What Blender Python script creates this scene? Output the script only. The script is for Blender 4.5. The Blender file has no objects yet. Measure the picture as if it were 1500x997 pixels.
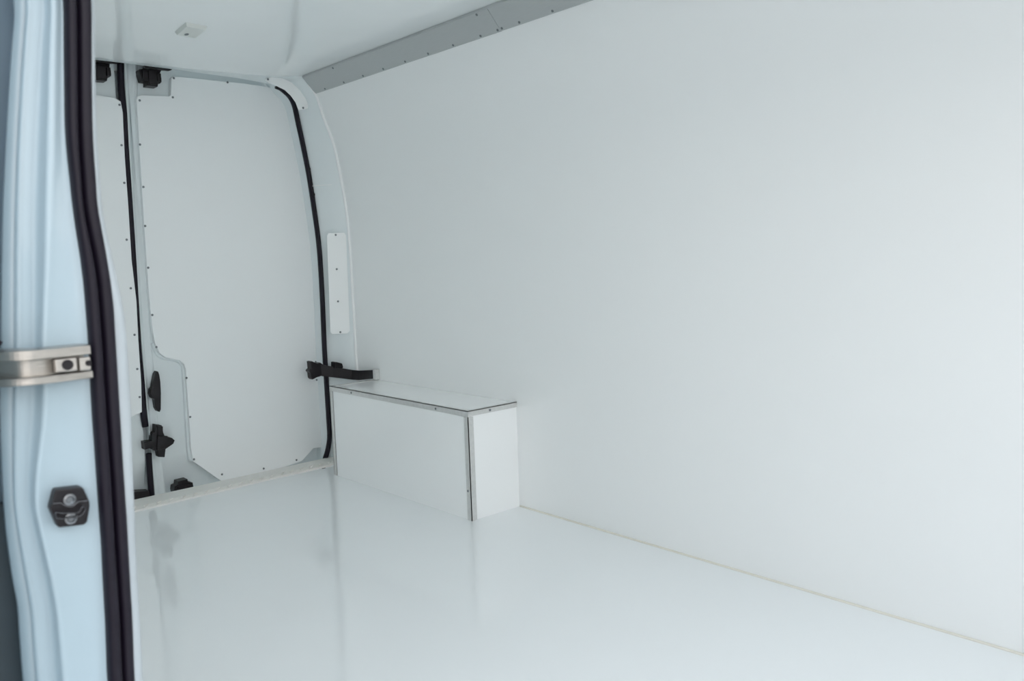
import bpy, bmesh, math, random
from mathutils import Vector, Matrix

# ------------------------------------------------------------------ camera
sc = bpy.context.scene
COL = sc.collection
CAM_ROWS = [[0.741284, -0.670334, -0.033911], [0.093444, 0.05304, 0.994211], [0.664655, 0.740162, -0.101956]]
cam_data = bpy.data.cameras.new('camera')
cam = bpy.data.objects.new('camera', cam_data)
COL.objects.link(cam)
sc.camera = cam
cam_data.sensor_width = 36.0
cam_data.lens = 36.0 * 1218.19 / 1500.0
cam_data.clip_start = 0.02
r_, u_, f_ = [Vector(v) for v in CAM_ROWS]
m = Matrix.Identity(4)
for i in range(3):
    m[i][0], m[i][1], m[i][2] = r_[i], u_[i], -f_[i]
m[0][3], m[1][3], m[2][3] = 0.0, 0.0, 0.875
cam.matrix_world = m
cam_data.dof.use_dof = True
cam_data.dof.focus_distance = 2.6
cam_data.dof.aperture_fstop = 9.0

# ------------------------------------------------------------------ world and exposure
w = bpy.data.worlds.new('overcast_sky')
sc.world = w
w.use_nodes = True
nt = w.node_tree
nt.nodes.clear()
out = nt.nodes.new('ShaderNodeOutputWorld')
bg = nt.nodes.new('ShaderNodeBackground')
tc = nt.nodes.new('ShaderNodeTexCoord')
sep = nt.nodes.new('ShaderNodeSeparateXYZ')
cr = nt.nodes.new('ShaderNodeValToRGB')
cr.color_ramp.elements[0].position = 0.0
cr.color_ramp.elements[0].color = (1.0, 0.960, 0.925, 1)
cr.color_ramp.elements[1].position = 0.9
cr.color_ramp.elements[1].color = (0.76, 0.825, 0.92, 1)
nt.links.new(tc.outputs['Generated'], sep.inputs[0])
nt.links.new(sep.outputs['Z'], cr.inputs[0])
nt.links.new(cr.outputs[0], bg.inputs[0])
bg.inputs[1].default_value = 2.2
nt.links.new(bg.outputs[0], out.inputs[0])
sc.view_settings.view_transform = 'Standard'
sc.view_settings.look = 'None'
sc.view_settings.gamma = 1.0
sc.view_settings.use_curve_mapping = False
sc.view_settings.exposure = 0.47
sc.cycles.max_bounces = 28
sc.cycles.diffuse_bounces = 24
sc.cycles.glossy_bounces = 6
sc.cycles.use_denoising = True

# measured world coordinates of the outlines (metres)
D = {
'cam_rows': [[0.741284, -0.670334, -0.033911], [0.093444, 0.05304, 0.994211], [0.664655, 0.740162, -0.101956]],
'focal_px': 1218.19,
'pillar_z': [0.46, 0.485, 0.51, 0.535, 0.56, 0.585, 0.61, 0.635, 0.66, 0.685, 0.71, 0.735, 0.76, 0.785, 0.81, 0.835, 0.86, 0.885, 0.91, 0.935, 0.96, 0.985, 1.01, 1.035, 1.06, 1.085, 1.11, 1.135],
'p_outer': [0.1452, 0.1452, 0.1454, 0.1459, 0.1465, 0.1449, 0.1439, 0.1434, 0.1438, 0.1446, 0.1457, 0.1469, 0.1485, 0.151, 0.1536, 0.1557, 0.158, 0.1603, 0.1627, 0.1652, 0.1682, 0.1712, 0.1743, 0.1775, 0.1808, 0.1844, 0.1881, 0.1884],
'p_groove': [0.1704, 0.1704, 0.1708, 0.1713, 0.1715, 0.1703, 0.1681, 0.1656, 0.1632, 0.1648, 0.168, 0.1714, 0.1745, 0.177, 0.1795, 0.1816, 0.1833, 0.1851, 0.1872, 0.1893, 0.1918, 0.1943, 0.1973, 0.2007, 0.2041, 0.2076, 0.211, 0.2118],
'p_ridge': [0.1795, 0.1795, 0.1795, 0.1795, 0.1791, 0.1773, 0.1747, 0.1719, 0.1699, 0.172, 0.1768, 0.1818, 0.1851, 0.1865, 0.1879, 0.1908, 0.194, 0.197, 0.1995, 0.202, 0.2047, 0.2074, 0.2099, 0.2122, 0.2145, 0.2172, 0.2199, 0.2208],
'p_face': [0.187, 0.187, 0.1865, 0.1861, 0.1852, 0.1832, 0.1803, 0.1769, 0.1744, 0.1765, 0.1819, 0.1874, 0.1908, 0.1921, 0.1935, 0.1964, 0.1993, 0.2021, 0.2046, 0.207, 0.2098, 0.2125, 0.2149, 0.2172, 0.2195, 0.222, 0.2245, 0.2253],
'p_seal_left': [0.2161, 0.2165, 0.2177, 0.2188, 0.2195, 0.2202, 0.2211, 0.2214, 0.2218, 0.2222, 0.2226, 0.2229, 0.2236, 0.2245, 0.2252, 0.2254, 0.2255, 0.2247, 0.2231, 0.2219, 0.2215, 0.2211, 0.2217, 0.2234, 0.2251, 0.2269, 0.2287, 0.2293],
'p_seal_mid': [0.229, 0.2296, 0.2306, 0.2316, 0.2319, 0.2323, 0.2327, 0.2333, 0.2339, 0.2343, 0.2347, 0.235, 0.2355, 0.2361, 0.2366, 0.2367, 0.2368, 0.2352, 0.2323, 0.2301, 0.2304, 0.2308, 0.2319, 0.2336, 0.2354, 0.2372, 0.2389, 0.2397],
'p_seal_right': [0.2406, 0.2415, 0.2426, 0.2436, 0.2441, 0.2448, 0.2455, 0.2461, 0.2464, 0.2468, 0.2474, 0.2479, 0.2485, 0.249, 0.2495, 0.2501, 0.2494, 0.2477, 0.2455, 0.2435, 0.2438, 0.2441, 0.245, 0.2466, 0.2483, 0.2502, 0.2522, 0.2533],
'p_flange': [0.2489, 0.2496, 0.2503, 0.251, 0.2514, 0.2522, 0.2531, 0.2543, 0.2551, 0.256, 0.2571, 0.2582, 0.2589, 0.2595, 0.2598, 0.2589, 0.2563, 0.253, 0.2497, 0.2474, 0.2476, 0.2478, 0.2485, 0.2499, 0.2513, 0.253, 0.2547, 0.2557],
'panel_right': [(1.1176, 1.5055), (1.1235, 1.5174), (1.1364, 1.5238), (1.2384, 1.5288), (1.2466, 1.5335), (1.2541, 1.5987), (1.2612, 1.6072), (1.3886, 1.6086), (1.5594, 1.6113), (1.6949, 1.6063), (1.7543, 1.5556), (1.7859, 1.5012), (1.8131, 1.3729), (1.8385, 1.1536), (1.8499, 0.9148), (1.8498, 0.7029), (1.8479, 0.458), (1.8478, 0.2409), (1.8468, 0.1158), (1.8422, 0.0443), (1.7636, 0.0492), (1.7035, 0.0017), (1.5698, -0.0115), (1.345, -0.0183), (1.2285, 0.0937), (1.223, 0.1508), (1.2247, 0.3037), (1.226, 0.4691), (1.2207, 0.4889), (1.2044, 0.5058), (1.15, 0.5239), (1.1305, 0.5421), (1.1155, 0.5837), (1.1097, 0.6427), (1.107, 0.775), (1.1091, 1.0358), (1.1137, 1.2926)],
'pocket_edge': [(1.345, -0.0183), (1.2285, 0.0937), (1.223, 0.1508), (1.2247, 0.3037), (1.226, 0.4691), (1.2207, 0.4889), (1.2044, 0.5058), (1.15, 0.5239), (1.1305, 0.5421), (1.1155, 0.5837)],
'panel_left': [(0.8856, 1.5118), (0.9718, 1.5085), (1.0421, 1.5032), (1.0605, 1.4926), (1.0647, 1.4531), (1.0593, 1.2898), (1.0578, 1.1125), (1.0543, 0.9075), (1.0597, 0.7516), (1.0552, 0.5948), (1.0532, 0.4363), (1.047, 0.3225), (1.0031, 0.308), (0.9394, 0.2814), (0.7854, 0.2688)],
'gap_seal': [(1.076, 1.6454), (1.071, 1.5656), (1.071, 1.5035), (1.0722, 1.4413), (1.0693, 1.3407), (1.0672, 1.1381), (1.0635, 0.8813), (1.0587, 0.6732), (1.0562, 0.5419), (1.0587, 0.409), (1.0567, 0.3157), (1.0602, 0.2614)],
'gap_seal_low': [(1.065, 0.1552), (1.0622, 0.0851), (1.0621, -0.0186)],
'gap_w': [0.026],
'edge_strip': [(1.096, 1.638), (1.0891, 1.5178), (1.0829, 1.3416), (1.0793, 1.0872), (1.0757, 0.8289), (1.0728, 0.5931), (1.0733, 0.4337), (1.0739, 0.2727), (1.0775, 0.082), (1.0783, -0.0113)],
'edge_groove': [(1.1153, 1.6355), (1.1064, 1.5195), (1.0977, 1.3425), (1.093, 1.0873), (1.0902, 0.8544), (1.0869, 0.6447), (1.0875, 0.4853), (1.0866, 0.2706), (1.093, 0.0789), (1.0968, -0.0098)],
'screws_right': [(1.2633, 1.5997), (1.2539, 1.5265), (1.1286, 1.5028), (1.1172, 1.3387), (1.1176, 1.1803), (1.1127, 1.0332), (1.112, 0.8745), (1.1135, 0.6928), (1.1194, 0.5673), (1.2261, 0.4334), (1.2294, 0.2752), (1.2318, 0.1015), (1.3418, 0.017), (1.4781, 1.6078), (1.6858, 1.6082), (1.5239, 0.0052), (1.6778, 0.0128)],
'screws_left': [(1.0547, 1.4796), (1.0504, 1.332), (1.0494, 1.1935), (1.0416, 0.9822), (1.0423, 0.7994), (1.0423, 0.6222), (1.0422, 0.4906), (1.0427, 0.3819)],
'handle': [(1.1108, 0.4747), (1.1159, 0.473), (1.1194, 0.46), (1.1214, 0.431), (1.1202, 0.388), (1.1147, 0.3238), (1.1098, 0.3144), (1.1024, 0.3184), (1.0959, 0.332), (1.0936, 0.3665), (1.0842, 0.3732), (1.0789, 0.39), (1.0833, 0.4073), (1.0904, 0.4143), (1.0947, 0.4344), (1.1031, 0.4638)],
'latch': [(1.0895, 0.268), (1.1125, 0.2614), (1.1157, 0.2321), (1.1212, 0.2163), (1.1475, 0.2057), (1.1571, 0.1946), (1.1502, 0.1817), (1.1197, 0.1662), (1.1137, 0.1346), (1.0918, 0.1397), (1.0902, 0.16), (1.0732, 0.1701), (1.0718, 0.1796), (1.0419, 0.1781), (1.0411, 0.2081), (1.0704, 0.2075), (1.0737, 0.2346), (1.086, 0.2395)],
'bottom_catch': [(1.1408, -0.0051), (1.1443, 0.0107), (1.1559, 0.013), (1.1593, 0.0275), (1.1965, 0.0292), (1.198, 0.0184), (1.2162, 0.0107), (1.2181, -0.0075), (1.2169, -0.0241), (1.1422, -0.0173)],
'bottom_catch_left': [(0.9681, 0.0159), (0.9861, 0.0227), (1.0464, 0.0135), (1.0498, -0.0104), (1.0419, -0.0469), (0.9636, -0.0422)],
'catch_plate_a': [(1.1281, 1.6252), (1.1349, 1.6283), (1.2313, 1.6297), (1.2292, 1.6237), (1.2205, 1.6203), (1.1342, 1.6197)],
'catch_body_a': [(1.1578, 1.6363), (1.2127, 1.6313), (1.2101, 1.6192), (1.2042, 1.6084), (1.2026, 1.5965), (1.2079, 1.5903), (1.2071, 1.575), (1.2013, 1.5693), (1.1938, 1.5695), (1.1918, 1.5565), (1.1527, 1.5563), (1.1538, 1.5708), (1.1363, 1.5712), (1.13, 1.5964), (1.1296, 1.613), (1.1481, 1.6185), (1.1559, 1.6244)],
'catch_plate_b': [(0.9446, 1.629), (0.9596, 1.629), (1.0433, 1.6316), (1.0422, 1.6267), (1.0358, 1.6236), (1.0077, 1.6213), (0.9439, 1.6204)],
'catch_body_b': [(0.9625, 1.6376), (1.0279, 1.6364), (1.0234, 1.6067), (1.0274, 1.5974), (1.0277, 1.5813), (1.0223, 1.5735), (1.0144, 1.5716), (1.0111, 1.5583), (0.9713, 1.5561), (0.9561, 1.557)],
'wall_profile': [(1.7753, 1.5674), (1.7922, 1.5258), (1.8093, 1.4709), (1.8328, 1.4121), (1.8533, 1.3503), (1.8775, 1.213), (1.8944, 1.0838), (1.9007, 0.9675), (1.903, 0.8298)],
'header_top': [(0.786, 1.6096), (0.9338, 1.6045), (1.177, 1.6021), (1.4497, 1.6072), (1.7117, 1.6261)],
'header_low': [(0.9609, 1.5943), (1.2248, 1.5939), (1.4373, 1.5948), (1.6397, 1.5981)],
'post_seal': [(1.6516, 1.5967), (1.6695, 1.5917), (1.6871, 1.5811), (1.7104, 1.5613), (1.7283, 1.5268), (1.741, 1.4578), (1.7572, 1.3687), (1.7775, 1.2385), (1.7937, 1.089), (1.8048, 0.9578), (1.8079, 0.8254), (1.8067, 0.6773), (1.8036, 0.4981), (1.804, 0.3472), (1.8045, 0.195), (1.8037, 0.1032), (1.7939, 0.0558), (1.7721, 0.0322), (1.7311, 0.0186)],
'cover': [(1.8275, 3.1883, 0.9949), (1.8825, 3.1516, 0.9959), (1.8891, 3.1472, 0.9825), (1.8843, 3.1505, 0.5731), (1.8753, 3.1565, 0.5617), (1.822, 3.192, 0.5617), (1.8152, 3.1965, 0.5711), (1.8221, 3.1919, 0.9821)],
'cover_screws': [(1.8534, 3.1711, 0.9867), (1.8504, 3.1731, 0.8409), (1.8485, 3.1744, 0.7026), (1.8509, 3.1727, 0.569)],
'post_holes': [(1.7751, 3.2233, 1.2669), (1.7853, 3.2165, 1.1593)],
'post_bump': [(1.8358, 3.1828, 1.1248)],
'post_seam': [(1.7823, 3.2185, 1.1953), (1.8822, 3.1519, 1.2013)],
'corner_cover': [(1.6435, 3.311, 1.6355), (1.6532, 3.3045, 1.6452), (1.6763, 3.2891, 1.6479), (1.7014, 3.2724, 1.6422), (1.7329, 3.2514, 1.624), (1.7592, 3.2339, 1.5917), (1.7762, 3.2225, 1.5594), (1.7841, 3.2173, 1.5285), (1.7812, 3.2192, 1.5173), (1.7505, 3.2396, 1.5106), (1.7428, 3.2448, 1.5429), (1.7279, 3.2547, 1.571), (1.7083, 3.2678, 1.5948), (1.6792, 3.2872, 1.6131), (1.6544, 3.3037, 1.6244)],
'corner_xz': [(1.5765, 1.6045), (1.5889, 1.6152), (1.6187, 1.6213), (1.6513, 1.6196), (1.6927, 1.6066), (1.7277, 1.5789), (1.7506, 1.5495), (1.7612, 1.5201), (1.7573, 1.5087), (1.7162, 1.4981), (1.7059, 1.5287), (1.6862, 1.5542), (1.6603, 1.5746), (1.6223, 1.5881), (1.5904, 1.5954)],
'corner_scr': [(1.5869, 1.6083), (1.7355, 1.5095)],
'corner_screws': [(1.6517, 3.3056, 1.6382), (1.765, 3.23, 1.5202)],
'trim_low': [(3.1394, 1.5673), (1.6192, 1.5701)],
'trim_up': [(1.7174, 1.6297)],
'trim_screws_y': [(3.046, 1.5747), (2.8994, 1.5753), (2.7604, 1.5756), (2.6225, 1.5745), (2.4832, 1.5756), (2.3467, 1.5745), (2.2081, 1.5756), (2.068, 1.5757), (1.9857, 1.5746), (1.9622, 1.5763), (1.8835, 1.5776), (1.7422, 1.5783)],
'trim_joint': [(1.9751, 1.5738)],
'lamp': [(1.0348, 2.669), (1.0236, 2.5535), (1.0878, 2.5596), (1.0992, 2.6784), (1.0563, 2.6397)],
'strap_wall': [(2.9763, 0.4156), (2.9798, 0.3774), (3.1235, 0.4038), (3.1278, 0.3615)],
'strap_y': [(1.7046, 0.4519), (1.7033, 0.3815), (1.762, 0.4336), (1.759, 0.3864), (1.7943, 0.421), (1.7917, 0.3794), (1.9328, 0.3927), (1.9302, 0.35), (1.8021, 0.438), (1.8414, 0.4216), (1.8405, 0.4066)],
'star': [(1.7082, 0.4536), (1.7163, 0.4547), (1.74, 0.4423), (1.7549, 0.4445), (1.7659, 0.4358), (1.7886, 0.4273), (1.7857, 0.3827), (1.7628, 0.3885), (1.7511, 0.3854), (1.7345, 0.383), (1.7145, 0.376), (1.7085, 0.3833), (1.7067, 0.4057), (1.6997, 0.4124), (1.701, 0.4182), (1.7094, 0.4231)],
'sill': [[(0.9645, 3.216), (1.8264, 3.2384), (0.9229, 3.0862), (1.7745, 3.149)]],
'sill_ribs': [(0.9558, 3.1047), (1.0013, 3.1015), (1.0479, 3.1068), (1.0955, 3.1121), (1.1389, 3.1114), (1.1848, 3.115), (1.2317, 3.1186), (1.2769, 3.1189), (1.3254, 3.1263), (1.3702, 3.1259), (1.4146, 3.1302), (1.4633, 3.1344), (1.5085, 3.1366)],
'striker': [(0.1845, 0.6743), (0.1854, 0.6747), (0.2044, 0.6728), (0.2067, 0.6721), (0.208, 0.6705), (0.212, 0.6574), (0.2118, 0.6526), (0.2086, 0.639), (0.2063, 0.6369), (0.2043, 0.6366), (0.1853, 0.6388), (0.1835, 0.6401), (0.1786, 0.6582), (0.1793, 0.6607), (0.1832, 0.6722)],
'striker_bolts': [(0.1949, 0.6634), (0.1946, 0.6455)],
'striker_ridge': [(0.1803, 0.6628), (0.1867, 0.6621), (0.1901, 0.6589), (0.1946, 0.6566), (0.1984, 0.6576), (0.2019, 0.6599), (0.2057, 0.6594), (0.2104, 0.6593)],
'striker_loop': [(0.1813, 0.6524), (0.181, 0.6545), (0.1825, 0.6555), (0.1851, 0.6541), (0.1897, 0.653), (0.1989, 0.6514), (0.2018, 0.6528), (0.203, 0.6552), (0.2049, 0.6553), (0.2061, 0.6534), (0.205, 0.651), (0.2019, 0.648), (0.1976, 0.6475), (0.1902, 0.6482), (0.1834, 0.6493), (0.1815, 0.6513)],
'rail': [(0.2164, 0.8062), (0.2156, 0.7963), (0.2144, 0.781), (0.2139, 0.7745), (0.1691, 0.8079), (0.1684, 0.7995), (0.1702, 0.7824), (0.1681, 0.7766), (0.1474, 0.8089), (0.1468, 0.8016), (0.1455, 0.7855), (0.1449, 0.7785), (0.199, 0.7909), (0.2099, 0.7894), (0.2163, 0.7905), (0.1863, 0.7951)],
'rail_in': [(0.1749, 0.7955), (0.174, 0.7846), (0.1913, 0.7943), (0.1905, 0.7845), (0.2129, 0.7939), (0.2121, 0.7838)],
'box': [(1.685, 2.108, 2.978)],
'box_tops': [(3.0031, 0.3619), (2.131, 0.3663), (2.1257, 0.3658), (2.9366, 0.3686)],
'right_end': [(0.5521, 0.002), (0.5457, 0.0042), (0.5474, 0.3234)],
'marks': [(2.149, 0.6258), (2.1056, 0.4386)],
}


# ------------------------------------------------------------------ materials
def mat(name, col, rough=0.4, metal=0.0, bump=0.0, bscale=3.0, var=0.0, stretch=None, coat=0.0, spec=0.5, fine=0.0):
    mt = bpy.data.materials.new(name)
    mt.use_nodes = True
    n = mt.node_tree.nodes
    l = mt.node_tree.links
    b = n['Principled BSDF']
    b.inputs['Base Color'].default_value = (*col, 1)
    b.inputs['Roughness'].default_value = rough
    b.inputs['Metallic'].default_value = metal
    b.inputs['Coat Weight'].default_value = coat
    b.inputs['Specular IOR Level'].default_value = spec
    t = n.new('ShaderNodeTexCoord')
    mp = n.new('ShaderNodeMapping')
    l.new(t.outputs['Object'], mp.inputs[0])
    if stretch:
        mp.inputs['Scale'].default_value = stretch
    nz = n.new('ShaderNodeTexNoise')
    nz.inputs['Scale'].default_value = bscale
    nz.inputs['Detail'].default_value = 3.0
    l.new(mp.outputs[0], nz.inputs['Vector'])
    if var > 0:
        mx = n.new('ShaderNodeMixRGB')
        mx.inputs[1].default_value = (*[c * (1 - var) for c in col], 1)
        mx.inputs[2].default_value = (*[min(1, c * (1 + var)) for c in col], 1)
        l.new(nz.outputs['Fac'], mx.inputs[0])
        l.new(mx.outputs[0], b.inputs['Base Color'])
    if bump > 0:
        bp = n.new('ShaderNodeBump')
        bp.inputs['Strength'].default_value = 1.0
        bp.inputs['Distance'].default_value = bump
        l.new(nz.outputs['Fac'], bp.inputs['Height'])
        l.new(bp.outputs[0], b.inputs['Normal'])
    return mt

M = {}
M['liner'] = mat('white_gloss_liner', (0.915, 0.925, 0.92), 0.34, spec=0.5, bump=0.0025, bscale=1.6, var=0.01)
M['ceiling'] = mat('white_gloss_headliner', (0.905, 0.932, 0.935), 0.11, bump=0.004, bscale=1.3, var=0.01)
M['floor'] = mat('white_resin_floor', (0.91, 0.932, 0.938), 0.06, bump=0.0015, bscale=2.2, var=0.015)
M['panel'] = mat('white_matt_board', (0.915, 0.935, 0.937), 0.45, bump=0.0006, bscale=4, var=0.01)
M['boxboard'] = mat('white_box_board', (0.970, 0.977, 0.973), 0.15, spec=0.7, bump=0.001, bscale=2.5, var=0.01)
M['paint'] = mat('pale_grey_white_paint', (0.79, 0.84, 0.85), 0.3, bump=0.0005, bscale=6, var=0.02)
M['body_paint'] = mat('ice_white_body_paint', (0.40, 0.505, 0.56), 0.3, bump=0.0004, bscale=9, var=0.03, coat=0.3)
M['flange_paint'] = mat('scuffed_flange_paint', (0.50, 0.55, 0.58), 0.45, bump=0.002, bscale=9, var=0.14)
M['rubber'] = mat('dark_rubber', (0.0075, 0.005, 0.012), 0.5, spec=0.3, bump=0.0002, bscale=60, var=0.1)
M['plastic'] = mat('black_plastic', (0.008, 0.006, 0.008), 0.4, spec=0.35, bump=0.0002, bscale=80, var=0.1)
M['steel'] = mat('brushed_stainless', (0.42, 0.40, 0.37), 0.3, 1.0, bump=0.0003, bscale=40, var=0.05, stretch=(1, 1, 30))
M['alu'] = mat('dull_aluminium', (0.50, 0.52, 0.52), 0.45, 0.35, bump=0.0003, bscale=30, var=0.06, stretch=(20, 1, 20))
M['alu_bright'] = mat('bright_aluminium', (0.68, 0.68, 0.665), 0.35, 0.4, bump=0.0003, bscale=30, var=0.12, stretch=(3, 3, 3))
M['sill'] = mat('satin_sill_aluminium', (0.84, 0.82, 0.78), 0.55, 0.1, bump=0.0003, bscale=30, var=0.04)
M['screw'] = mat('screw_zinc', (0.20, 0.22, 0.23), 0.4, 0.5)
M['bolt'] = mat('bolt_zinc', (0.22, 0.23, 0.24), 0.22, 0.9)
M['gloss'] = mat('highlight_black_gloss', (0.03, 0.03, 0.035), 0.22, spec=0.8)  # lighter black, ridge highlight put partly into the colour
M['hole'] = mat('dark_hole', (0.01, 0.01, 0.012), 0.8)
M['bead'] = mat('white_sealant', (0.95, 0.96, 0.955), 0.5)
M['caulk'] = mat('cream_sealant', (0.82, 0.79, 0.71), 0.6, bump=0.0008, bscale=40, var=0.08)
M['shade_panel'] = mat('shaded_body_panel', (0.20, 0.27, 0.33), 0.4, bump=0.0003, bscale=12, var=0.04)  # darker than the body paint: the gap's shade is put into the colour
M['strip'] = mat('cream_strip', (0.82, 0.81, 0.76), 0.5)
M['cladding'] = mat('grey_plastic_cladding', (0.07, 0.095, 0.11), 0.5, bump=0.0003, bscale=60, var=0.05)
M['lamp'] = mat('lamp_plastic', (0.72, 0.74, 0.71), 0.35)
M['sky_block'] = mat('grey_render', (0.42, 0.42, 0.41), 0.9, bump=0.003, bscale=10, var=0.05)
M['ground'] = mat('concrete_ground', (0.42, 0.41, 0.39), 0.9, bump=0.004, bscale=8, var=0.1)

# ------------------------------------------------------------------ helpers
def link(name, me, material, parent=None, smooth=False):
    o = bpy.data.objects.new(name, me)
    COL.objects.link(o)
    if material is not None and not me.materials:
        me.materials.append(material)
    if smooth:
        for p in me.polygons:
            p.use_smooth = True
    if parent is not None:
        o.parent = parent
    return o

def tag(o, label=None, cat=None, group=None, kind=None):
    if label: o['label'] = label
    if cat: o['category'] = cat
    if group: o['group'] = group
    if kind: o['kind'] = kind
    return o

def empty(name, loc=(0, 0, 0)):
    o = bpy.data.objects.new(name, None)
    o.location = loc
    o.empty_display_size = 0.05
    COL.objects.link(o)
    return o

def mesh(verts, faces, name='m', recalc=True):
    me = bpy.data.meshes.new(name)
    me.from_pydata([tuple(v) for v in verts], [], faces)
    bm = bmesh.new(); bm.from_mesh(me)
    if recalc:
        bmesh.ops.recalc_face_normals(bm, faces=bm.faces)
    bm.to_mesh(me); bm.free()
    return me

def grid(rows):
    """rows: list of equal-length point lists"""
    n = len(rows[0]); v = [p for r in rows for p in r]; f = []
    for i in range(len(rows) - 1):
        for j in range(n - 1):
            a = i * n + j
            f.append((a, a + 1, a + n + 1, a + n))
    return v, f

def box(x0, x1, y0, y1, z0, z1, bevel=0.0):
    bm = bmesh.new()
    bmesh.ops.create_cube(bm, size=1)
    for v in bm.verts:
        v.co = Vector(((x0 + x1) / 2 + v.co.x * (x1 - x0), (y0 + y1) / 2 + v.co.y * (y1 - y0), (z0 + z1) / 2 + v.co.z * (z1 - z0)))
    if bevel:
        bmesh.ops.bevel(bm, geom=bm.edges[:], offset=bevel, segments=2, affect='EDGES', profile=0.6)
    me = bpy.data.meshes.new('b'); bm.to_mesh(me); bm.free()
    return me

def slab(front, back, bevel=0.0):
    """prism between two matching outlines (lists of 3-D points)"""
    n = len(front)
    bm = bmesh.new()
    a = [bm.verts.new(p) for p in front]; b = [bm.verts.new(p) for p in back]
    bm.faces.new(a); bm.faces.new(list(reversed(b)))
    for i in range(n):
        bm.faces.new((a[i], a[(i + 1) % n], b[(i + 1) % n], b[i]))
    bmesh.ops.recalc_face_normals(bm, faces=bm.faces)
    if bevel:
        es = [e for e in bm.edges if all(v in a for v in e.verts)]
        bmesh.ops.bevel(bm, geom=es, offset=bevel, segments=2, affect='EDGES', profile=0.6)
    bmesh.ops.triangulate(bm, faces=[f for f in bm.faces if len(f.verts) > 4])
    me = bpy.data.meshes.new('s'); bm.to_mesh(me); bm.free()
    return me

def prism_y(poly, y0, y1, bevel=0.0):
    return slab([(x, y0, z) for x, z in poly], [(x, y1, z) for x, z in poly], bevel)

def resample(pts, n):
    """smooth curve through points, n samples"""
    P = [Vector(p) for p in pts]
    P = [P[0] * 2 - P[1]] + P + [P[-1] * 2 - P[-2]]
    segs = len(P) - 3; o = []
    for k in range(n):
        t = k / (n - 1) * segs
        i = min(int(t), segs - 1); u = t - i
        a, b, c, d = P[i:i + 4]
        o.append(0.5 * ((2 * b) + (c - a) * u + (2 * a - 5 * b + 4 * c - d) * u * u + (3 * b - a - 3 * c + d) * u ** 3))
    return o

def tube(pts, r, seg=8, ry=None, up=(0, 1, 0), closed=False, cap=True):
    """tube; r across, ry along 'up'"""
    ry = ry or r
    P = [Vector(p) for p in pts]; n = len(P); rows = []
    U = Vector(up)
    for i, p in enumerate(P):
        if closed: t = (P[(i + 1) % n] - P[i - 1])
        else: t = P[min(i + 1, n - 1)] - P[max(i - 1, 0)]
        t.normalize()
        s = t.cross(U)
        if s.length < 1e-4: s = t.orthogonal()
        s.normalize(); q = s.cross(t).normalized()
        rows.append([p + s * math.cos(a) * r + q * math.sin(a) * ry for a in [2 * math.pi * k / seg for k in range(seg)]])
    v = [q for r_ in rows for q in r_]; f = []
    for i in range(n if closed else n - 1):
        for j in range(seg):
            k = (j + 1) % seg; i2 = (i + 1) % n
            f.append((i * seg + j, i * seg + k, i2 * seg + k, i2 * seg + j))
    if not closed and cap:
        f.append(tuple(range(seg))); f.append(tuple((n - 1) * seg + j for j in range(seg)))
    return mesh(v, f)

def lathe(prof, seg=16):
    """prof: (radius, height) list, axis +Z"""
    v = []; f = []
    for r, h in prof:
        for k in range(seg):
            a = 2 * math.pi * k / seg
            v.append((r * math.cos(a), r * math.sin(a), h))
    for i in range(len(prof) - 1):
        for k in range(seg):
            f.append((i * seg + k, i * seg + (k + 1) % seg, (i + 1) * seg + (k + 1) % seg, (i + 1) * seg + k))
    f.append(tuple(range(seg))); f.append(tuple((len(prof) - 1) * seg + k for k in range(seg)))
    return mesh(v, f)

def merge(*mes):
    bm = bmesh.new()
    for me in mes: bm.from_mesh(me)
    o = bpy.data.meshes.new('j'); bm.to_mesh(o); bm.free()
    return o

def interp(pts, t):
    """pts: (x, z) pairs; x at height t"""
    P = sorted(pts, key=lambda q: q[1])
    if t <= P[0][1]: return P[0][0]
    for a, b in zip(P, P[1:]):
        if t <= b[1]: return a[0] + (b[0] - a[0]) * (t - a[1]) / max(1e-9, b[1] - a[1])
    return P[-1][0]

SCREW = lathe([(0.0044, 0.0), (0.0044, 0.0012), (0.0036, 0.0024), (0.0018, 0.0030)], 10)
SCREW.materials.append(M['screw'])
TRIM_SCREW = lathe([(0.0042, 0.0), (0.0042, 0.001), (0.0032, 0.0022), (0.0014, 0.0026)], 10)
TRIM_SCREW.materials.append(M['screw'])

def screw(loc, normal, parent, me=SCREW, name='screw'):
    o = bpy.data.objects.new(name, me)
    COL.objects.link(o)
    o.rotation_mode = 'QUATERNION'
    o.rotation_quaternion = Vector(normal).to_track_quat('Z', 'Y')
    o.location = Vector(loc) - (parent.location if parent is not None else Vector())
    o.parent = parent
    return o

# ------------------------------------------------------------------ ground outside
g = link('ground', box(-30, 30, -30, 30, -0.75, -0.62), M['ground'])  # out of view, added to bounce daylight up into the van
tag(g, 'unseen grey concrete ground outside the van, added to bounce light inside', 'ground', kind='structure')

bw = link('sky_block_wall', box(-4.9, -4.6, -7.0, 9.0, -0.62, 2.3, 0.02), M['sky_block'])  # out of view, added to block low sky light through the side door
tag(bw, 'unseen plain grey wall added opposite the side door to dim its daylight', 'wall', kind='structure')

# ------------------------------------------------------------------ shell
CX = 1.065            # centre line of the van
Y0, YW, YS = -0.52, 3.14, 3.24
WP = D['wall_profile']                       # (x, z) from top to z = 0.83
prof = [(1.904, -0.002), (1.904, 0.4), (1.904, 0.7)] + [(min(x, 1.904), z) for x, z in reversed(WP)] + [(1.745, 1.602), (1.722, 1.66)]
prof = [(p.x, p.z) for p in resample([(x, 0, z) for x, z in prof], 60)]

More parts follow.
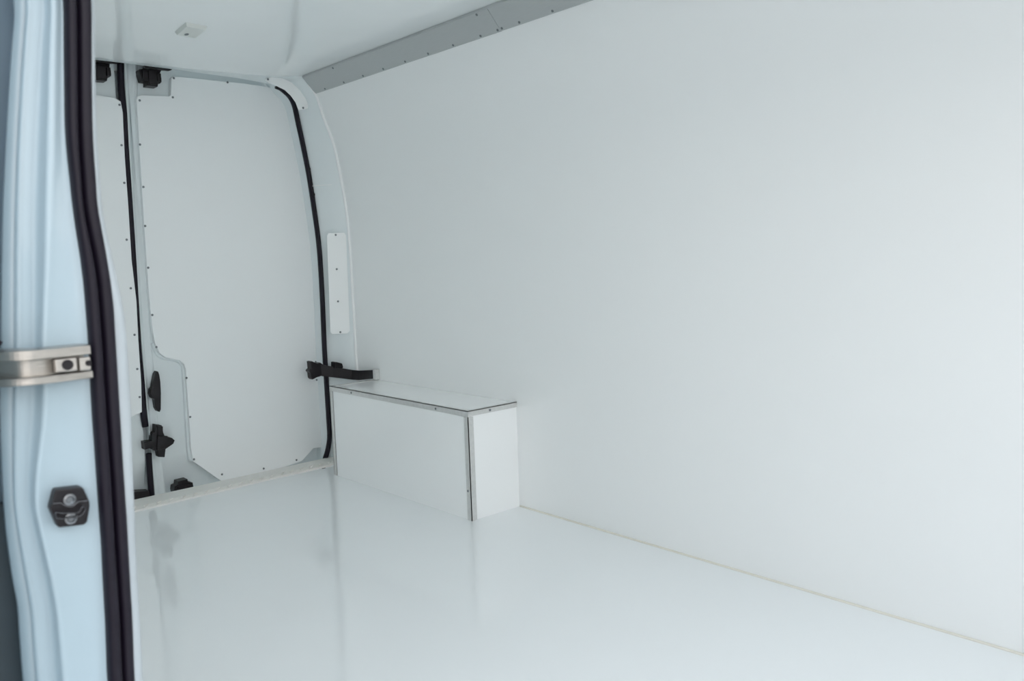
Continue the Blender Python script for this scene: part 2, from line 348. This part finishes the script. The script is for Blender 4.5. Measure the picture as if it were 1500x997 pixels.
def shell(profile, y0, y1, thick, name, material, n=12):
    rows = []
    for i in range(n + 1):
        y = y0 + (y1 - y0) * i / n
        rows.append([(x, y, z) for x, z in profile])
    v, f = grid(rows)
    me = mesh(v, f, recalc=False)
    return me

fl = link('floor', box(0.20, 1.925, Y0, 3.128, -0.05, 0.0), M['floor'])
tag(fl, 'glossy white resin van floor reflecting the rear doors', 'floor', kind='structure')

def liner_mesh(sign, y0, y1):
    """curved liner 3 cm thick: every side its own patch so the edges stay crisp"""
    inner = [(CX + sign * (x - CX), z) for x, z in prof]
    outer = [(CX + sign * (x + 0.03 - CX), z) for x, z in prof]
    parts = []
    for L in (inner, outer):
        v, f = grid([[(x, y, z) for x, z in L] for y in (y0, y0 + (y1 - y0) / 3, y0 + (y1 - y0) * 2 / 3, y1)])
        parts.append(mesh(v, f))
    for y in (y0, y1):
        v, f = grid([[(x, y, z) for x, z in L] for L in (inner, outer)])
        parts.append(mesh(v, f))
    for k in (0, -1):
        v, f = grid([[(L[k][0], y, L[k][1]) for L in (inner, outer)] for y in (y0, y1)])
        parts.append(mesh(v, f))
    return merge(*parts)

wr = link('wall_right', liner_mesh(1, Y0, YW), M['liner'], smooth=True)
tag(wr, 'long smooth glossy white wall liner curving in towards the roof', 'wall', kind='structure')
bead_pts = [(1.900, YW - 0.003, 0.01), (1.900, YW - 0.003, 0.4)] + [(min(x, 1.903) - 0.003, YW - 0.003, z) for x, z in reversed(WP)] + [(1.745, YW - 0.003, 1.600)]
b = link('sealant_bead', tube(resample(bead_pts, 60), 0.0065, 6), M['bead'], wr, True)

# ceiling: slightly domed towards the sides
HT = [(1.065, 1.602), (1.177, 1.602), (1.30, 1.604), (1.45, 1.607), (1.60, 1.616), (1.7174, 1.6297), (1.73, 1.634)]
cp = [(2 * CX - x, z) for x, z in reversed(HT[1:])] + HT
cp = [(p.x, p.z) for p in resample([(x, 0, z) for x, z in cp], 41)]
rows_l = [[(x, y, z) for x, z in cp] for y in (Y0, 0.5, 1.2, 1.9, 2.5, 2.9, YW)]
rows_u = [[(x, y, z + 0.05) for x, z in cp] for y in (Y0, YW)]
v1, f1 = grid(rows_l); v2, f2 = grid(rows_u)
ce = link('ceiling', merge(mesh(v1, f1), mesh(v2, f2)), M['ceiling'], smooth=True)
tag(ce, 'glossy white ceiling liner with faint reflections', 'ceiling', kind='structure')

# near side wall: rear section beside the door opening, plus lintel and step
wl = empty('wall_left', (0.226, 2.0, 0)); tag(wl, 'white lined side wall of the van behind the sliding door pillar', 'wall', kind='structure')
def child_off(o, parent):
    o.location = -parent.location
    return o
child_off(link('rear_liner', liner_mesh(-1, 0.96, YW), M['liner'], wl, True), wl)
child_off(link('lintel', box(0.26, 0.42, Y0, 0.93, 1.52, 1.655), M['paint'], wl), wl)
wf = link('wall_front', box(0.20, 1.90, Y0 - 0.04, Y0, -0.05, 0.92), M['liner'])  # out of view, added low so the open front lets light in
tag(wf, 'unseen low white partition, added to balance light from the open front', 'wall', kind='structure')
ext = link('roof', box(0.16, 1.95, Y0 - 0.04, 3.42, 1.69, 1.72), M['body_paint'])
tag(ext, 'painted outer roof skin of the van', 'roof', kind='structure')

# rear frame: corner posts, header, reveal behind the rubber seal
SP = D['post_seal']
inner = [(1.8045, -0.06)] + [(interp(SP[4:16], z), z) for z in [0.1, 0.35, 0.5, 0.68, 0.83, 0.96, 1.09, 1.17, 1.24, 1.30, 1.37, 1.42, 1.46]] + \
        [(1.7283, 1.5268), (1.7104, 1.5613), (1.6811, 1.5833), (1.6455, 1.6020), (1.5809, 1.6080), (1.4805, 1.6129), (1.2265, 1.6167), (CX, 1.6172)]
outer = [(1.904, -0.06)] + [(min(1.904, interp(WP, z)), z) for z in [0.1, 0.35, 0.5, 0.68, 0.83, 0.96, 1.09, 1.17, 1.24, 1.30, 1.37, 1.42, 1.46]] + \
        [(1.7922, 1.5258), (1.7753, 1.5674), (1.752, 1.600), (1.730, 1.630), (1.700, 1.629), (1.4497, 1.6072), (1.177, 1.602), (CX, 1.602)]
mi = lambda L: L + [(2 * CX - x, z) for x, z in reversed(L[:-1])]
inner, outer = mi(inner), mi(outer)
rows = []
for (xi, zi), (xo, zo) in zip(inner, outer):
    r = [(xo, YW, zo), (xo * .8 + xi * .2, YW + 0.010, zo * .8 + zi * .2), (xo * .45 + xi * .55, YW + 0.055, zo * .45 + zi * .55), (xo * .12 + xi * .88, YS - 0.008, zo * .12 + zi * .88), (xi, YS, zi), (xi, YS + 0.09, zi + (0.03 if zi > 1.601 else 0))]
    rows.append(r)
v, f = grid(rows)
rf = empty('wall_rear', (CX, YS, 0)); tag(rf, 'pale grey painted rear door frame with tapered corner posts', 'wall', kind='structure')
child_off(link('door_frame', mesh(v, f), M['paint'], rf, True), rf)
child_off(link('frame_back', merge(box(1.81, 1.95, 3.30, 3.42, -0.1, 1.70), box(0.18, 0.32, 3.30, 3.42, -0.1, 1.70), box(0.32, 1.81, 3.345, 3.42, 1.61, 1.70), box(0.32, 1.81, 3.25, 3.42, 1.665, 1.69), box(0.32, 1.81, 3.25, 3.45, -0.10, -0.065)), M['paint'], rf), rf)
sp = [(x, YS - 0.004, z) for x, z in SP[:-3]] + [(1.795, YS + 0.004, 0.045), (1.784, YS + 0.012, 0.005), (1.776, YS + 0.02, -0.035)]
seal_pts = resample(sp, 80)
child_off(tag(link('rubber_seal', tube(seal_pts, 0.0095, 10, 0.014), M['rubber'], rf, True), 'black rubber door seal'), rf)
# things on the posts
PN = Vector((-0.555, -0.832, 0)).normalized()       # outward normal of the right post
def post_pt(p, off=0.0):
    return Vector(p) + PN * off
SHIFT = 0.008
cov = empty('cover_plate', D['cover'][4]); tag(cov, 'tall narrow white cover plate with rounded corners and four screws on the rear corner post', 'cover plate')
def rounded(pts, n=4, r=0.012):
    P = [Vector(p) for p in pts]; o = []
    for i in range(len(P)):
        o.append(P[i])
    return o
def on_cov(pts): return [post_pt(p, SHIFT) for p in pts]
cf = on_cov(D['cover']); cb = [p - PN * 0.006 for p in cf]
o = link('plate', slab([p + PN * 0.0 for p in cf], cb, 0.0008), M['bead'], cov); o.location = -cov.location
for p in D['cover_screws']: screw(post_pt(p, SHIFT), PN, cov)
cc = empty('corner_cover', (1.70, 3.2, 1.58)); tag(cc, 'curved white cover plate over the upper corner of the rear door frame', 'cover plate')
CPX = D['corner_xz']
o = link('plate', prism_y(CPX, 3.176, 3.182, 0.0008), M['bead'], cc); o.location = -cc.location
for x, z in D['corner_scr']: screw((x, 3.176, z), (0, -1, 0), cc)
HOLE = lathe([(0.0065, 0.0), (0.0065, 0.002), (0.005, 0.0025)], 12); HOLE.materials.append(M['hole'])
for p in D['post_holes']:
    o = screw(post_pt(p, SHIFT - 0.003), PN, rf, HOLE, 'plug')
    o.scale = (0.8, 1.2, 1)
a, b2 = D['post_seam']
seam = resample([post_pt(a, 0.0065), post_pt(((a[0] + b2[0]) / 2, (a[1] + b2[1]) / 2, (a[2] + b2[2]) / 2), 0.0065), post_pt(b2, 0.003)], 6)
child_off(link('seam', tube(seam, 0.0015, 5), M['bead'], rf), rf)

# ------------------------------------------------------------------ metal angle along the roof edge
def trim(y0, y1, lift, name, label):
    e = empty(name, (1.75, y0, 1.59)); tag(e, label, 'trim', kind='structure')
    a = Vector((1.7760 - lift, 0, 1.5650)); c = Vector((1.7174 - lift, 0, 1.6290)); d = (c - a).normalized()
    nrm = Vector((-d.z, 0, d.x)) * -1
    if nrm.x > 0: nrm = -nrm
    sec = [a, a + nrm * 0.002, a + d * 0.004 + nrm * 0.004, c - d * 0.006 + nrm * 0.004, c + nrm * 0.0005, c + Vector((-0.012, 0, 0.0)), c + Vector((-0.012, 0, 0.002)), c]
    n = len(sec)
    v = [(s.x, y0, s.z) for s in sec] + [(s.x, y1, s.z) for s in sec]
    f = [(i, (i + 1) % n, n + (i + 1) % n, n + i) for i in range(n)] + [tuple(range(n)), tuple(range(2 * n - 1, n - 1, -1))]
    o = link('angle_strip', mesh(v, f), M['alu'], e); o.location = -e.location
    return e, nrm, a, d
t1, nrm, a_, d_ = trim(1.975, 3.135, 0.0, 'trim_1', 'grey aluminium strip along the roof edge running to the rear corner')
t2, _, _, _ = trim(Y0 + .001, 1.9715, 0.0030, 'trim_2', 'nearer length of grey aluminium roof edge strip leaving the top of the picture')
for y, _z in D['trim_screws_y']:
    par = t1 if y > 1.975 else t2
    p = a_ + d_ * 0.0085 + nrm * 0.004; screw((p.x - (0.0030 if par is t2 else 0), y, p.z), nrm, par, TRIM_SCREW)
for y in (2.03, 2.9):
    p = a_ + d_ * 0.075 + nrm * 0.004; screw((p.x, y, p.z), nrm, t1, TRIM_SCREW)

# cream sealant along the floor, corner strip at the front of the wall
bd = link('baseboard_right', tube(resample([(1.902, y, 0.001) for y in (-0.5, 0.3, 1.0, 1.6, 2.104)], 40), 0.0036, 6, up=(0, 0, 1)), M['caulk'], smooth=True)
tag(bd, 'thin cream sealant line where the white wall meets the floor', 'sealant', kind='structure')
jp = [(x - 0.0005, z) for x, z in prof if z > 0.001 and z < 1.55]
jp = [(jp[0][0], 0.001)] + jp
v, f = grid([[(x, 0.538, z), (x - 0.0035, 0.537, z), (x - 0.0035, 0.516, z), (x, 0.515, z)] for x, z in jp])
js = link('trim_3', mesh(v, f), M['strip'])
tag(js, 'narrow cream joint strip on the wall at the right edge of the picture', 'trim', kind='structure')

# ------------------------------------------------------------------ rear sill
si = empty('trim_4', (1.36, 3.13, 0)); tag(si, 'satin aluminium threshold strip in front of the rear doors', 'trim', kind='structure')
v = [(0.24, 3.055, 0.0), (1.90, 3.157, 0.0), (1.90, 3.159, 0.006), (0.24, 3.057, 0.006), (0.24, 3.075, 0.013), (1.90, 3.177, 0.013), (1.90, 3.245, 0.013), (0.24, 3.205, 0.013), (1.90, 3.247, -0.03), (0.24, 3.207, -0.03)]
f = [(0, 1, 2, 3), (3, 2, 5, 4), (4, 5, 6, 7), (7, 6, 8, 9), (0, 3, 4, 7, 9), (1, 2, 5, 6, 8)]
o = link('strip', mesh(v, f), M['sill'], si); o.location = -si.location
RIB = box(-0.013, 0.013, -0.0035, 0.0035, 0, 0.008, 0.0012); RIB.materials.append(M['sill'])
k = 0
x = 0.28
while x < 1.80:
    y = 3.067 + (x - 0.24) * (3.177 - 3.073) / 1.66
    o = bpy.data.objects.new('rib', RIB); COL.objects.link(o); o.parent = si
    o.location = Vector((x, y, 0.0095)) - si.location; o.rotation_euler = (0.25, 0, 0.75)
    x += 0.0461

# ------------------------------------------------------------------ rear doors
YD = 3.32
def backplate(x0, x1):
    rows = []
    for z, y in ((-0.06, 3.385), (0.02, 3.372), (0.085, 3.352), (0.115, 3.340), (0.13, 3.335), (0.6, 3.335), (1.2, 3.335), (1.66, 3.335)):
        rows.append([(x0 + (x1 - x0) * i / 6, y, z) for i in range(7)])
    v, f = grid(rows)
    return merge(mesh(v, f), box(x0, x1, 3.39, 3.40, -0.06, 1.66))

d1 = empty('door_1', (1.46, YD, 0)); tag(d1, 'right rear door leaf with a large white screwed lining board', 'door', kind='structure')
d2 = empty('door_2', (0.70, YD, 0)); tag(d2, 'left rear door leaf, mostly hidden behind the pillar', 'door', kind='structure')
child_off(link('door_shell', backplate(1.10, 1.865), M['paint'], d1, True), d1)
child_off(link('door_shell', backplate(0.27, 1.052), M['paint'], d2, True), d2)
# folded edge beside the centre gap
zs = [-0.05, 0.05, 0.1, 0.16, 0.25, 0.35, 0.45, 0.6, 0.75, 0.9, 1.05, 1.2, 1.35, 1.45, 1.52, 1.60, 1.65]
rows = []
for z in zs:
    gx = interp(D['gap_seal'] + D['gap_seal_low'], z) + 0.010
    ex = interp(D['edge_strip'], z); gr = interp(D['edge_groove'], z)
    rows.append([(gx, 3.36, z), (gx + 0.001, 3.327, z), (ex - 0.003, 3.322, z), (ex, 3.324, z), (gr - 0.002, 3.344, z), (gr + 0.002, 3.347, z), (gr + 0.012, 3.333, z), (gr + 0.024, 3.3345, z), (gr + 0.024, 3.36, z)])
v, f = grid(rows)
child_off(link('folded_edge', mesh(v, f), M['paint'], d1, True), d1)
child_off(link('lining_board', prism_y(D['panel_right'], 3.312, 3.335, 0.002), M['panel'], d1), d1)
child_off(link('lining_board', prism_y(D['panel_left'], 3.312, 3.335, 0.002), M['panel'], d2), d2)
for x, z in D['screws_right']: screw((x, 3.312, z), (0, -1, 0), d1)
for x, z in D['screws_left']: screw((x, 3.312, z), (0, -1, 0), d2)
# rounded step of the pocket around the handle
pe = [Vector((x, YD, z)) for x, z in D['pocket_edge'][1:]]
pr = resample(pe, 40)
child_off(link('pocket_rim', tube([(p.x - 0.003, 3.333, p.z - 0.002) for p in pr], 0.007, 10), M['paint'], d1, True), d1)
# raised stamping next to the handle
# centre seals
def gap_rib(pts, hw):
    return merge(tube(resample([(x, 3.327, z) for x, z in pts], 40), hw, 8, 0.012))
child_off(link('centre_seal', gap_rib(D['gap_seal'], 0.0125), M['rubber'], d2, True), d2)
child_off(link('centre_seal', gap_rib(D['gap_seal_low'], 0.0115), M['rubber'], d2, True), d2)
child_off(link('gap_backing', box(1.045, 1.115, 3.372, 3.384, -0.06, 1.66), M['paint'], d2), d2)
# handle
hd = link('handle', prism_y(D['handle'], 3.300, 3.330, 0.004), M['plastic'], d1); child_off(hd, d1); tag(hd, 'black lever handle')
la = link('latch', prism_y(D['latch'], 3.296, 3.334, 0.003), M['plastic'], d1); child_off(la, d1); tag(la, 'black star shaped latch')
o = link('latch_boss', prism_y([(1.085, 0.17), (1.125, 0.172), (1.128, 0.218), (1.09, 0.226)], 3.286, 3.297, 0.004), M['plastic'], la)
o = link('latch_pull', prism_y([(1.093, 0.225), (1.111, 0.225), (1.1135, 0.258), (1.094, 0.262)], 3.288, 3.297, 0.003), M['plastic'], la)
bc = link('bottom_catch', prism_y(D['bottom_catch'], 3.300, 3.345, 0.003), M['plastic'], d1); child_off(bc, d1); tag(bc, 'black catch at the door foot')
link('catch_block', prism_y([(1.152, 0.000), (1.2, 0.001), (1.2, 0.009), (1.152, 0.009)], 3.294, 3.302, 0.002), M['plastic'], bc)
bl = link('bottom_catch', prism_y(D['bottom_catch_left'], 3.300, 3.345, 0.003), M['plastic'], d2); child_off(bl, d2)
def top_catch(parent, plate, body, x0, boss):
    c = link('top_catch', prism_y(body, 3.288, 3.334, 0.003), M['plastic'], parent); child_off(c, parent); tag(c, 'black roller catch under the header')
    link('catch_plate', prism_y([(x_, z_ - 0.0105) for x_, z_ in plate], 3.236, 3.252, 0.001), M['plastic'], c)
    for i, (dx, z, w_, h_) in enumerate(boss):
        link('roller', prism_y([(x0 + dx, z), (x0 + dx + w_, z), (x0 + dx + w_, z + h_), (x0 + dx, z + h_)], 3.280, 3.290, 0.002), M['plastic'], c)
    return c
top_catch(d1, D['catch_plate_a'], D['catch_body_a'], 1.10, [(0.036, 1.572, 0.02, 0.035), (0.058, 1.562, 0.03, 0.05), (0.090, 1.575, 0.014, 0.03)])
top_catch(d2, D['catch_plate_b'], D['catch_body_b'], 0.93, [(0.045, 1.562, 0.03, 0.045), (0.08, 1.575, 0.014, 0.03)])

# ------------------------------------------------------------------ door stop strap
st = empty('door_stop_strap', (1.76, 3.2, 0.41)); tag(st, 'black door stop strap with star shaped bracket above the rear end of the white box', 'strap')
def rel(o, e):
    o.location = -e.location; return o
rel(link('bracket', prism_y(D['star'], 3.188, 3.222, 0.004), M['plastic'], st), st)
top = [(1.755, 3.187, 0.435), (1.80, 3.168, 0.423), (1.868, 3.123, 0.404), (1.879, 3.085, 0.403), (1.884, 2.990, 0.4125), (1.884, 2.982, 0.4145)]
bot = [(1.755, 3.187, 0.386), (1.80, 3.168, 0.3765), (1.868, 3.123, 0.362), (1.879, 3.085, 0.3625), (1.884, 2.990, 0.3755), (1.884, 2.982, 0.3765)]
off = Vector((0.004, 0.004, 0))
rows = [[Vector(t), Vector(b), Vector(b) + off, Vector(t) + off, Vector(t)] for t, b in zip(top, bot)]
v, f = grid(rows)
f += [(0, 1, 2, 3), tuple(len(v) - 5 + i for i in range(4))]
rel(link('strap', mesh(v, f), M['plastic'], st), st)
rel(link('buffer', prism_y([(1.802, 0.418), (1.8035, 0.443), (1.812, 0.4435), (1.838, 0.434), (1.842, 0.418), (1.838, 0.413)], 3.150, 3.185, 0.003), M['plastic'], st), st)
rel(link('end_tab', box(1.882, 1.9035, 2.962, 2.981, 0.374, 0.417, 0.002), M['alu_bright'], st), st)
pp = [(1.733, 3.190, 0.36), (1.737, 3.190, 0.447)]
for x, z in ((1.7475, 0.446), (1.7475, 0.368)):
    screw((x, 3.218, z), (0, -1, 0), st, SCREW)

# ------------------------------------------------------------------ wheel arch box
BX, BY0, BY1, BZ = 1.687, 2.108, 2.978, 0.3655
wb = empty('wheel_arch_box', (1.80, 2.54, 0)); tag(wb, 'long low glossy white box over the wheel arch with metal edge strips', 'box')
rel(link('side_board', box(BX, BX + 0.012, BY0 + 0.001, BY1 - 0.001, 0.0, BZ - 0.0005), M['boxboard'], wb), wb)
rel(link('front_board', box(BX + 0.0122, 1.9036, BY0, BY0 + 0.012, 0.0, BZ - 0.0005), M['boxboard'], wb), wb)
rel(link('rear_board', box(BX + 0.0122, 1.9036, BY1 - 0.012, BY1, 0.0, BZ - 0.0005), M['boxboard'], wb), wb)
rel(link('top_board', box(BX, 1.9036, BY0, BY1 + 0.02, BZ, BZ + 0.003), M['boxboard'], wb), wb)
T = BZ + 0.003
def angle_long(x, y0, y1):
    return merge(box(x - 0.003, x, y0, y1, T - 0.018, T + 0.002), box(x - 0.003, x + 0.014, y0, y1, T, T + 0.002))
es = rel(link('edge_strip', angle_long(BX, BY0 - 0.003, BY1 + 0.02), M['alu_bright'], wb), wb)
rel(link('edge_strip', merge(box(BX + 0.0002, 1.9034, BY0 - 0.003, BY0, T - 0.016, T + 0.002), box(BX + 0.014, 1.9034, BY0 - 0.003, BY0 + 0.012, T, T + 0.002)), M['alu_bright'], wb), wb)
rel(link('edge_strip', merge(box(BX + 0.0002, 1.9034, BY1 + 0.02, BY1 + 0.023, T - 0.016, T + 0.002), box(BX + 0.014, 1.9034, BY1 + 0.008, BY1 + 0.023, T, T + 0.002)), M['alu_bright'], wb), wb)
rel(link('corner_strip', merge(box(BX - 0.0025, BX, BY0 - 0.0025, BY0 + 0.020, 0.0, T - 0.019), box(BX - 0.0025, BX + 0.020, BY0 - 0.0025, BY0, 0.0, T - 0.019)), M['alu_bright'], wb), wb)
rel(link('corner_strip', merge(box(BX - 0.0025, BX, BY1 + 0.002, BY1 + 0.022, 0.0, T - 0.019), box(BX - 0.0025, BX + 0.045, BY1 + 0.0195, BY1 + 0.022, 0.0, T - 0.019)), M['alu_bright'], wb), wb)
for y in (2.28, 2.83): screw((BX - 0.003, y, T - 0.009), (-1, 0, 0), wb, TRIM_SCREW)
screw((1.78, BY0 - 0.003, T - 0.008), (0, -1, 0), wb)
for z in (0.10,): screw((BX - 0.0025, BY0 + 0.012, z), (-1, 0, 0), wb, TRIM_SCREW)

# ------------------------------------------------------------------ ceiling lamp
lm = empty('ceiling_lamp', (1.061, 2.615, 1.602)); tag(lm, 'small flat off-white rectangular lamp on the ceiling above the rear doors', 'lamp')
L4 = D['lamp'][:4]
zc = 1.602
cx_ = sum(p[0] for p in L4) / 4; cy_ = sum(p[1] for p in L4) / 4
topo = [(cx_ + (x - cx_) * 1.06, cy_ + (y - cy_) * 1.06, zc + 0.0) for x, y in L4]
boto = [(cx_ + (x - cx_) * 0.93, cy_ + (y - cy_) * 0.93, zc - 0.011) for x, y in L4]
rel(link('lens', slab(boto, topo, 0.002), M['lamp'], lm), lm)
o = screw((D['lamp'][4][0] , D['lamp'][4][1] , zc - 0.011), (0, 0, -1), lm, SCREW, 'switch')
o.scale = (1.3, 2.6, 1)

# ------------------------------------------------------------------ side door pillar (near, left)
ZP = D['pillar_z']; YP = 0.85
def col(name, i): return D['p_' + name][i]
def pillar_row(i, z):
    o, gv, rd, fc, sl, sm, sr, fg = [col(k_, i) for k_ in ('outer', 'groove', 'ridge', 'face', 'seal_left', 'seal_mid', 'seal_right', 'flange')]
    w_ = gv - o; q = sl - fc
    # (nominal x, depth): nominal x is measured at depth 0
    Q = [(o + 0.003, 0.075), (o + 0.002, 0.068), (o + 0.0006, 0.060), (o, 0.040), (o + w_ * .06, 0.029), (o + w_ * .16, 0.028), (o + w_ * .34, 0.019),
         (o + w_ * .38, 0.0205), (o + w_ * .43, 0.016), (o + w_ * .60, 0.012), (o + w_ * .64, 0.0135), (o + w_ * .74, 0.012),
         (gv - 0.001, 0.016), (gv + (rd - gv) * .45, 0.013), (rd - (rd - gv) * .3, 0.001), (rd, -0.0015), (rd + (fc - rd) * .5, -0.0012), (fc, 0.0), (fc + q * .4, 0.002), (fc + q * .9, 0.002), (sl + 0.001, 0.0), (sl + 0.006, 0.001),
         (sr - 0.006, 0.005), (sr, 0.004), (sr + (fg - sr) * .25, 0.004), (sr + (fg - sr) * .6, 0.007), (fg - 0.0012, 0.010), (fg, 0.016), (fg - 0.001, 0.04), (fg - 0.012, 0.07)]
    P = [(x * (1 + d / YP), YP + d) for x, d in Q]
    return [(x, y, z) for x, y in P]
def stretch_rows(fn):
    """smooth rows through the measured heights, then straight ends"""
    mid = [fn(i, z) for i, z in enumerate(ZP)]
    cols = list(zip(*mid)); fine = [resample(c, 110) for c in cols]
    mid = list(zip(*fine)); n = len(ZP) - 1
    return [fn(0, -0.15), fn(0, 0.2)] + mid + [fn(n, 1.3), fn(n, 1.6)]
rows = stretch_rows(pillar_row)
split = 23
v, f = grid([r[:split] for r in rows])
pl = empty('door_pillar', (0.2, 0.87, -0.15)); tag(pl, 'pale blue-white painted pillar with pressed folds at the edge of the sliding door opening', 'pillar')
rel(link('pillar_skin', mesh(v, f), M['body_paint'], pl, True), pl)
v, f = grid([r[split - 1:] for r in rows])
rel(tag(link('flange', mesh(v, f), M['flange_paint'], pl, True), 'scuffed white flange with worn sealant'), pl)
# rubber seal: two lobes
def seal_row(i, z):
    sl, sm, sr = col('seal_left', i), col('seal_mid', i), col('seal_right', i)
    P = [(sl, YP + 0.004)]
    for k_ in range(7):
        a = math.pi * (1 - k_ / 6); c = (sl + sm) / 2; r = (sm - sl) / 2
        P.append((c + r * math.cos(a), YP - 0.003 - 0.008 * math.sin(a)))
    P.append((sm + 0.0006, YP + 0.001))
    for k_ in range(7):
        a = math.pi * (1 - k_ / 6); c = (sr + sm + 0.0012) / 2; r = (sr - sm - 0.0012) / 2
        P.append((c + r * math.cos(a), YP - 0.001 - 0.006 * math.sin(a)))
    P.append((sr, YP + 0.008))
    return [(x, y, z) for x, y in P]
v, f = grid(stretch_rows(seal_row))
sl_o = link('rubber_seal', mesh(v, f), M['rubber'], None, True)
tag(sl_o, 'thick black rubber seal running down the near pillar of the sliding door opening', 'seal')

# sliding rail
ra = empty('sliding_door_rail', (0.19, 0.83, 0.79)); tag(ra, 'brushed steel sliding door rail curving around the near pillar', 'rail')
path = [(0.221, 0.836), (0.205, 0.832), (0.190, 0.828), (0.178, 0.8255), (0.169, 0.825), (0.160, 0.828), (0.150, 0.836), (0.138, 0.850), (0.122, 0.875), (0.105, 0.905)]
path = resample([(x, y, 0) for x, y in path], 30)
def sweep(sec_fn):
    rows = []
    for i, p in enumerate(path):
        t = (path[min(i + 1, len(path) - 1)] - path[max(i - 1, 0)]).normalized()
        nrm = Vector((t.y, -t.x, 0))
        if nrm.y > 0: nrm = -nrm
        if nrm.x > 0.4: nrm = -nrm
        k_ = i / (len(path) - 1)
        rows.append([Vector((p.x, p.y, 0)) + nrm * a + Vector((0, 0, z)) for a, z in sec_fn(k_)])
    return rows
def csec(k_):
    up = 0.002 * k_
    zt, zi, zj, zb = 0.8062 + up, 0.7970 + up, 0.7818 + up, 0.7745 + up
    return [(-0.016, zt), (0.0, zt), (0.004, zt - 0.001), (0.004, zi + 0.0004), (0.003, zi), (-0.009, zi), (-0.009, zj), (0.0035, zj), (0.0045, zj - 0.0008), (0.0045, zb + 0.0008), (0.003, zb), (-0.016, zb), (-0.016, zt)]
v, f = grid(sweep(csec))
n = 13
f += [tuple(range(n - 1)), tuple(len(v) - n + i for i in range(n - 1))]
rel(link('channel', mesh(v, f), M['steel'], ra), ra)
rel(tag(link('stop_block', box(0.1905, 0.2085, 0.8275, 0.8375, 0.7835, 0.7955, 0.0012), M['steel'], ra), 'steel stop block with a dark screw hole'), ra)
rel(link('stop_block', box(0.2105, 0.220, 0.8275, 0.842, 0.7830, 0.795, 0.0010), M['steel'], ra), ra)
HB = lathe([(0.0048, 0.0), (0.0048, 0.001), (0.0038, 0.0006)], 18); HB.materials.append(M['plastic'])
screw((0.2005, 0.8275, 0.7898), (0, -1, 0), ra, HB, 'bolt')
screw((0.2180, 0.8275, 0.7895), (0, -1, 0), ra, HB, 'bolt').scale = (0.55, 0.55, 1)
rel(tag(link('rubber_buffer', tube(resample([(0.1415, 0.842, 0.8145), (0.147, 0.842, 0.8165), (0.1525, 0.842, 0.8125)], 8), 0.0025, 8), M['rubber'], ra, True), 'black rubber buffer'), ra)

# striker
sk = empty('lock_striker', (0.195, 0.845, 0.655)); tag(sk, 'black hexagonal lock striker with two bolts low on the near pillar', 'striker')
def sc_(pts, s=0.985): return pts
rel(link('base_plate', prism_y(D['striker'], 0.8395, 0.853, 0.0015), M['plastic'], sk), sk)
for x, z in D['striker_bolts']:
    BO = lathe([(0.0054, 0), (0.0054, 0.0010), (0.0034, 0.0014), (0.0026, 0.0006), (0.0016, 0.0006)], 20)
    BO.materials.append(M['bolt'])
    screw((x, 0.8392, z), (0, -1, 0), sk, BO, 'bolt')
rel(link('ridge', tube(resample([(x, 0.8385, z) for x, z in D['striker_ridge']], 40), 0.0011, 8), M['gloss'], sk, True), sk)
lp_ = resample([(x, 0.834, z) for x, z in D['striker_loop']], 60)
rel(link('striker_loop', tube([p for p in lp_], 0.0007, 8, 0.002, closed=False), M['gloss'], sk, True), sk)

# outer side of the body: dark lower cladding and the open sliding door
cl = link('side_moulding', box(0.1250, 0.2200, 0.928, 0.940, 0.05, 0.650, 0.003), M['cladding'])
tag(cl, 'dark grey plastic moulding low on the outside behind the near pillar', 'moulding')
sd = empty('door_3', (0.065, 1.40, -0.1)); tag(sd, 'open sliding door outside the van, unseen and set to shade the pillar', 'door', kind='structure')
rel(link('door_skin', box(0.030, 0.100, 0.775, 2.15, -0.1, 1.55, 0.012), M['body_paint'], sd), sd)  # out of view, placed to keep side light off the pillar and gap
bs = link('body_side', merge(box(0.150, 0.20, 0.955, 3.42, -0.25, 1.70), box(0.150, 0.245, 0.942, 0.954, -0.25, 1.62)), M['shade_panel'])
tag(bs, 'outer body side behind the near pillar, gap shade put into its colour', 'body panel', kind='structure')
bs2 = link('body_step', box(0.160, 0.200, Y0 - 0.04, 0.80, -0.25, -0.051), M['paint'])
tag(bs2, 'painted step below the sliding door opening', 'step', kind='structure')
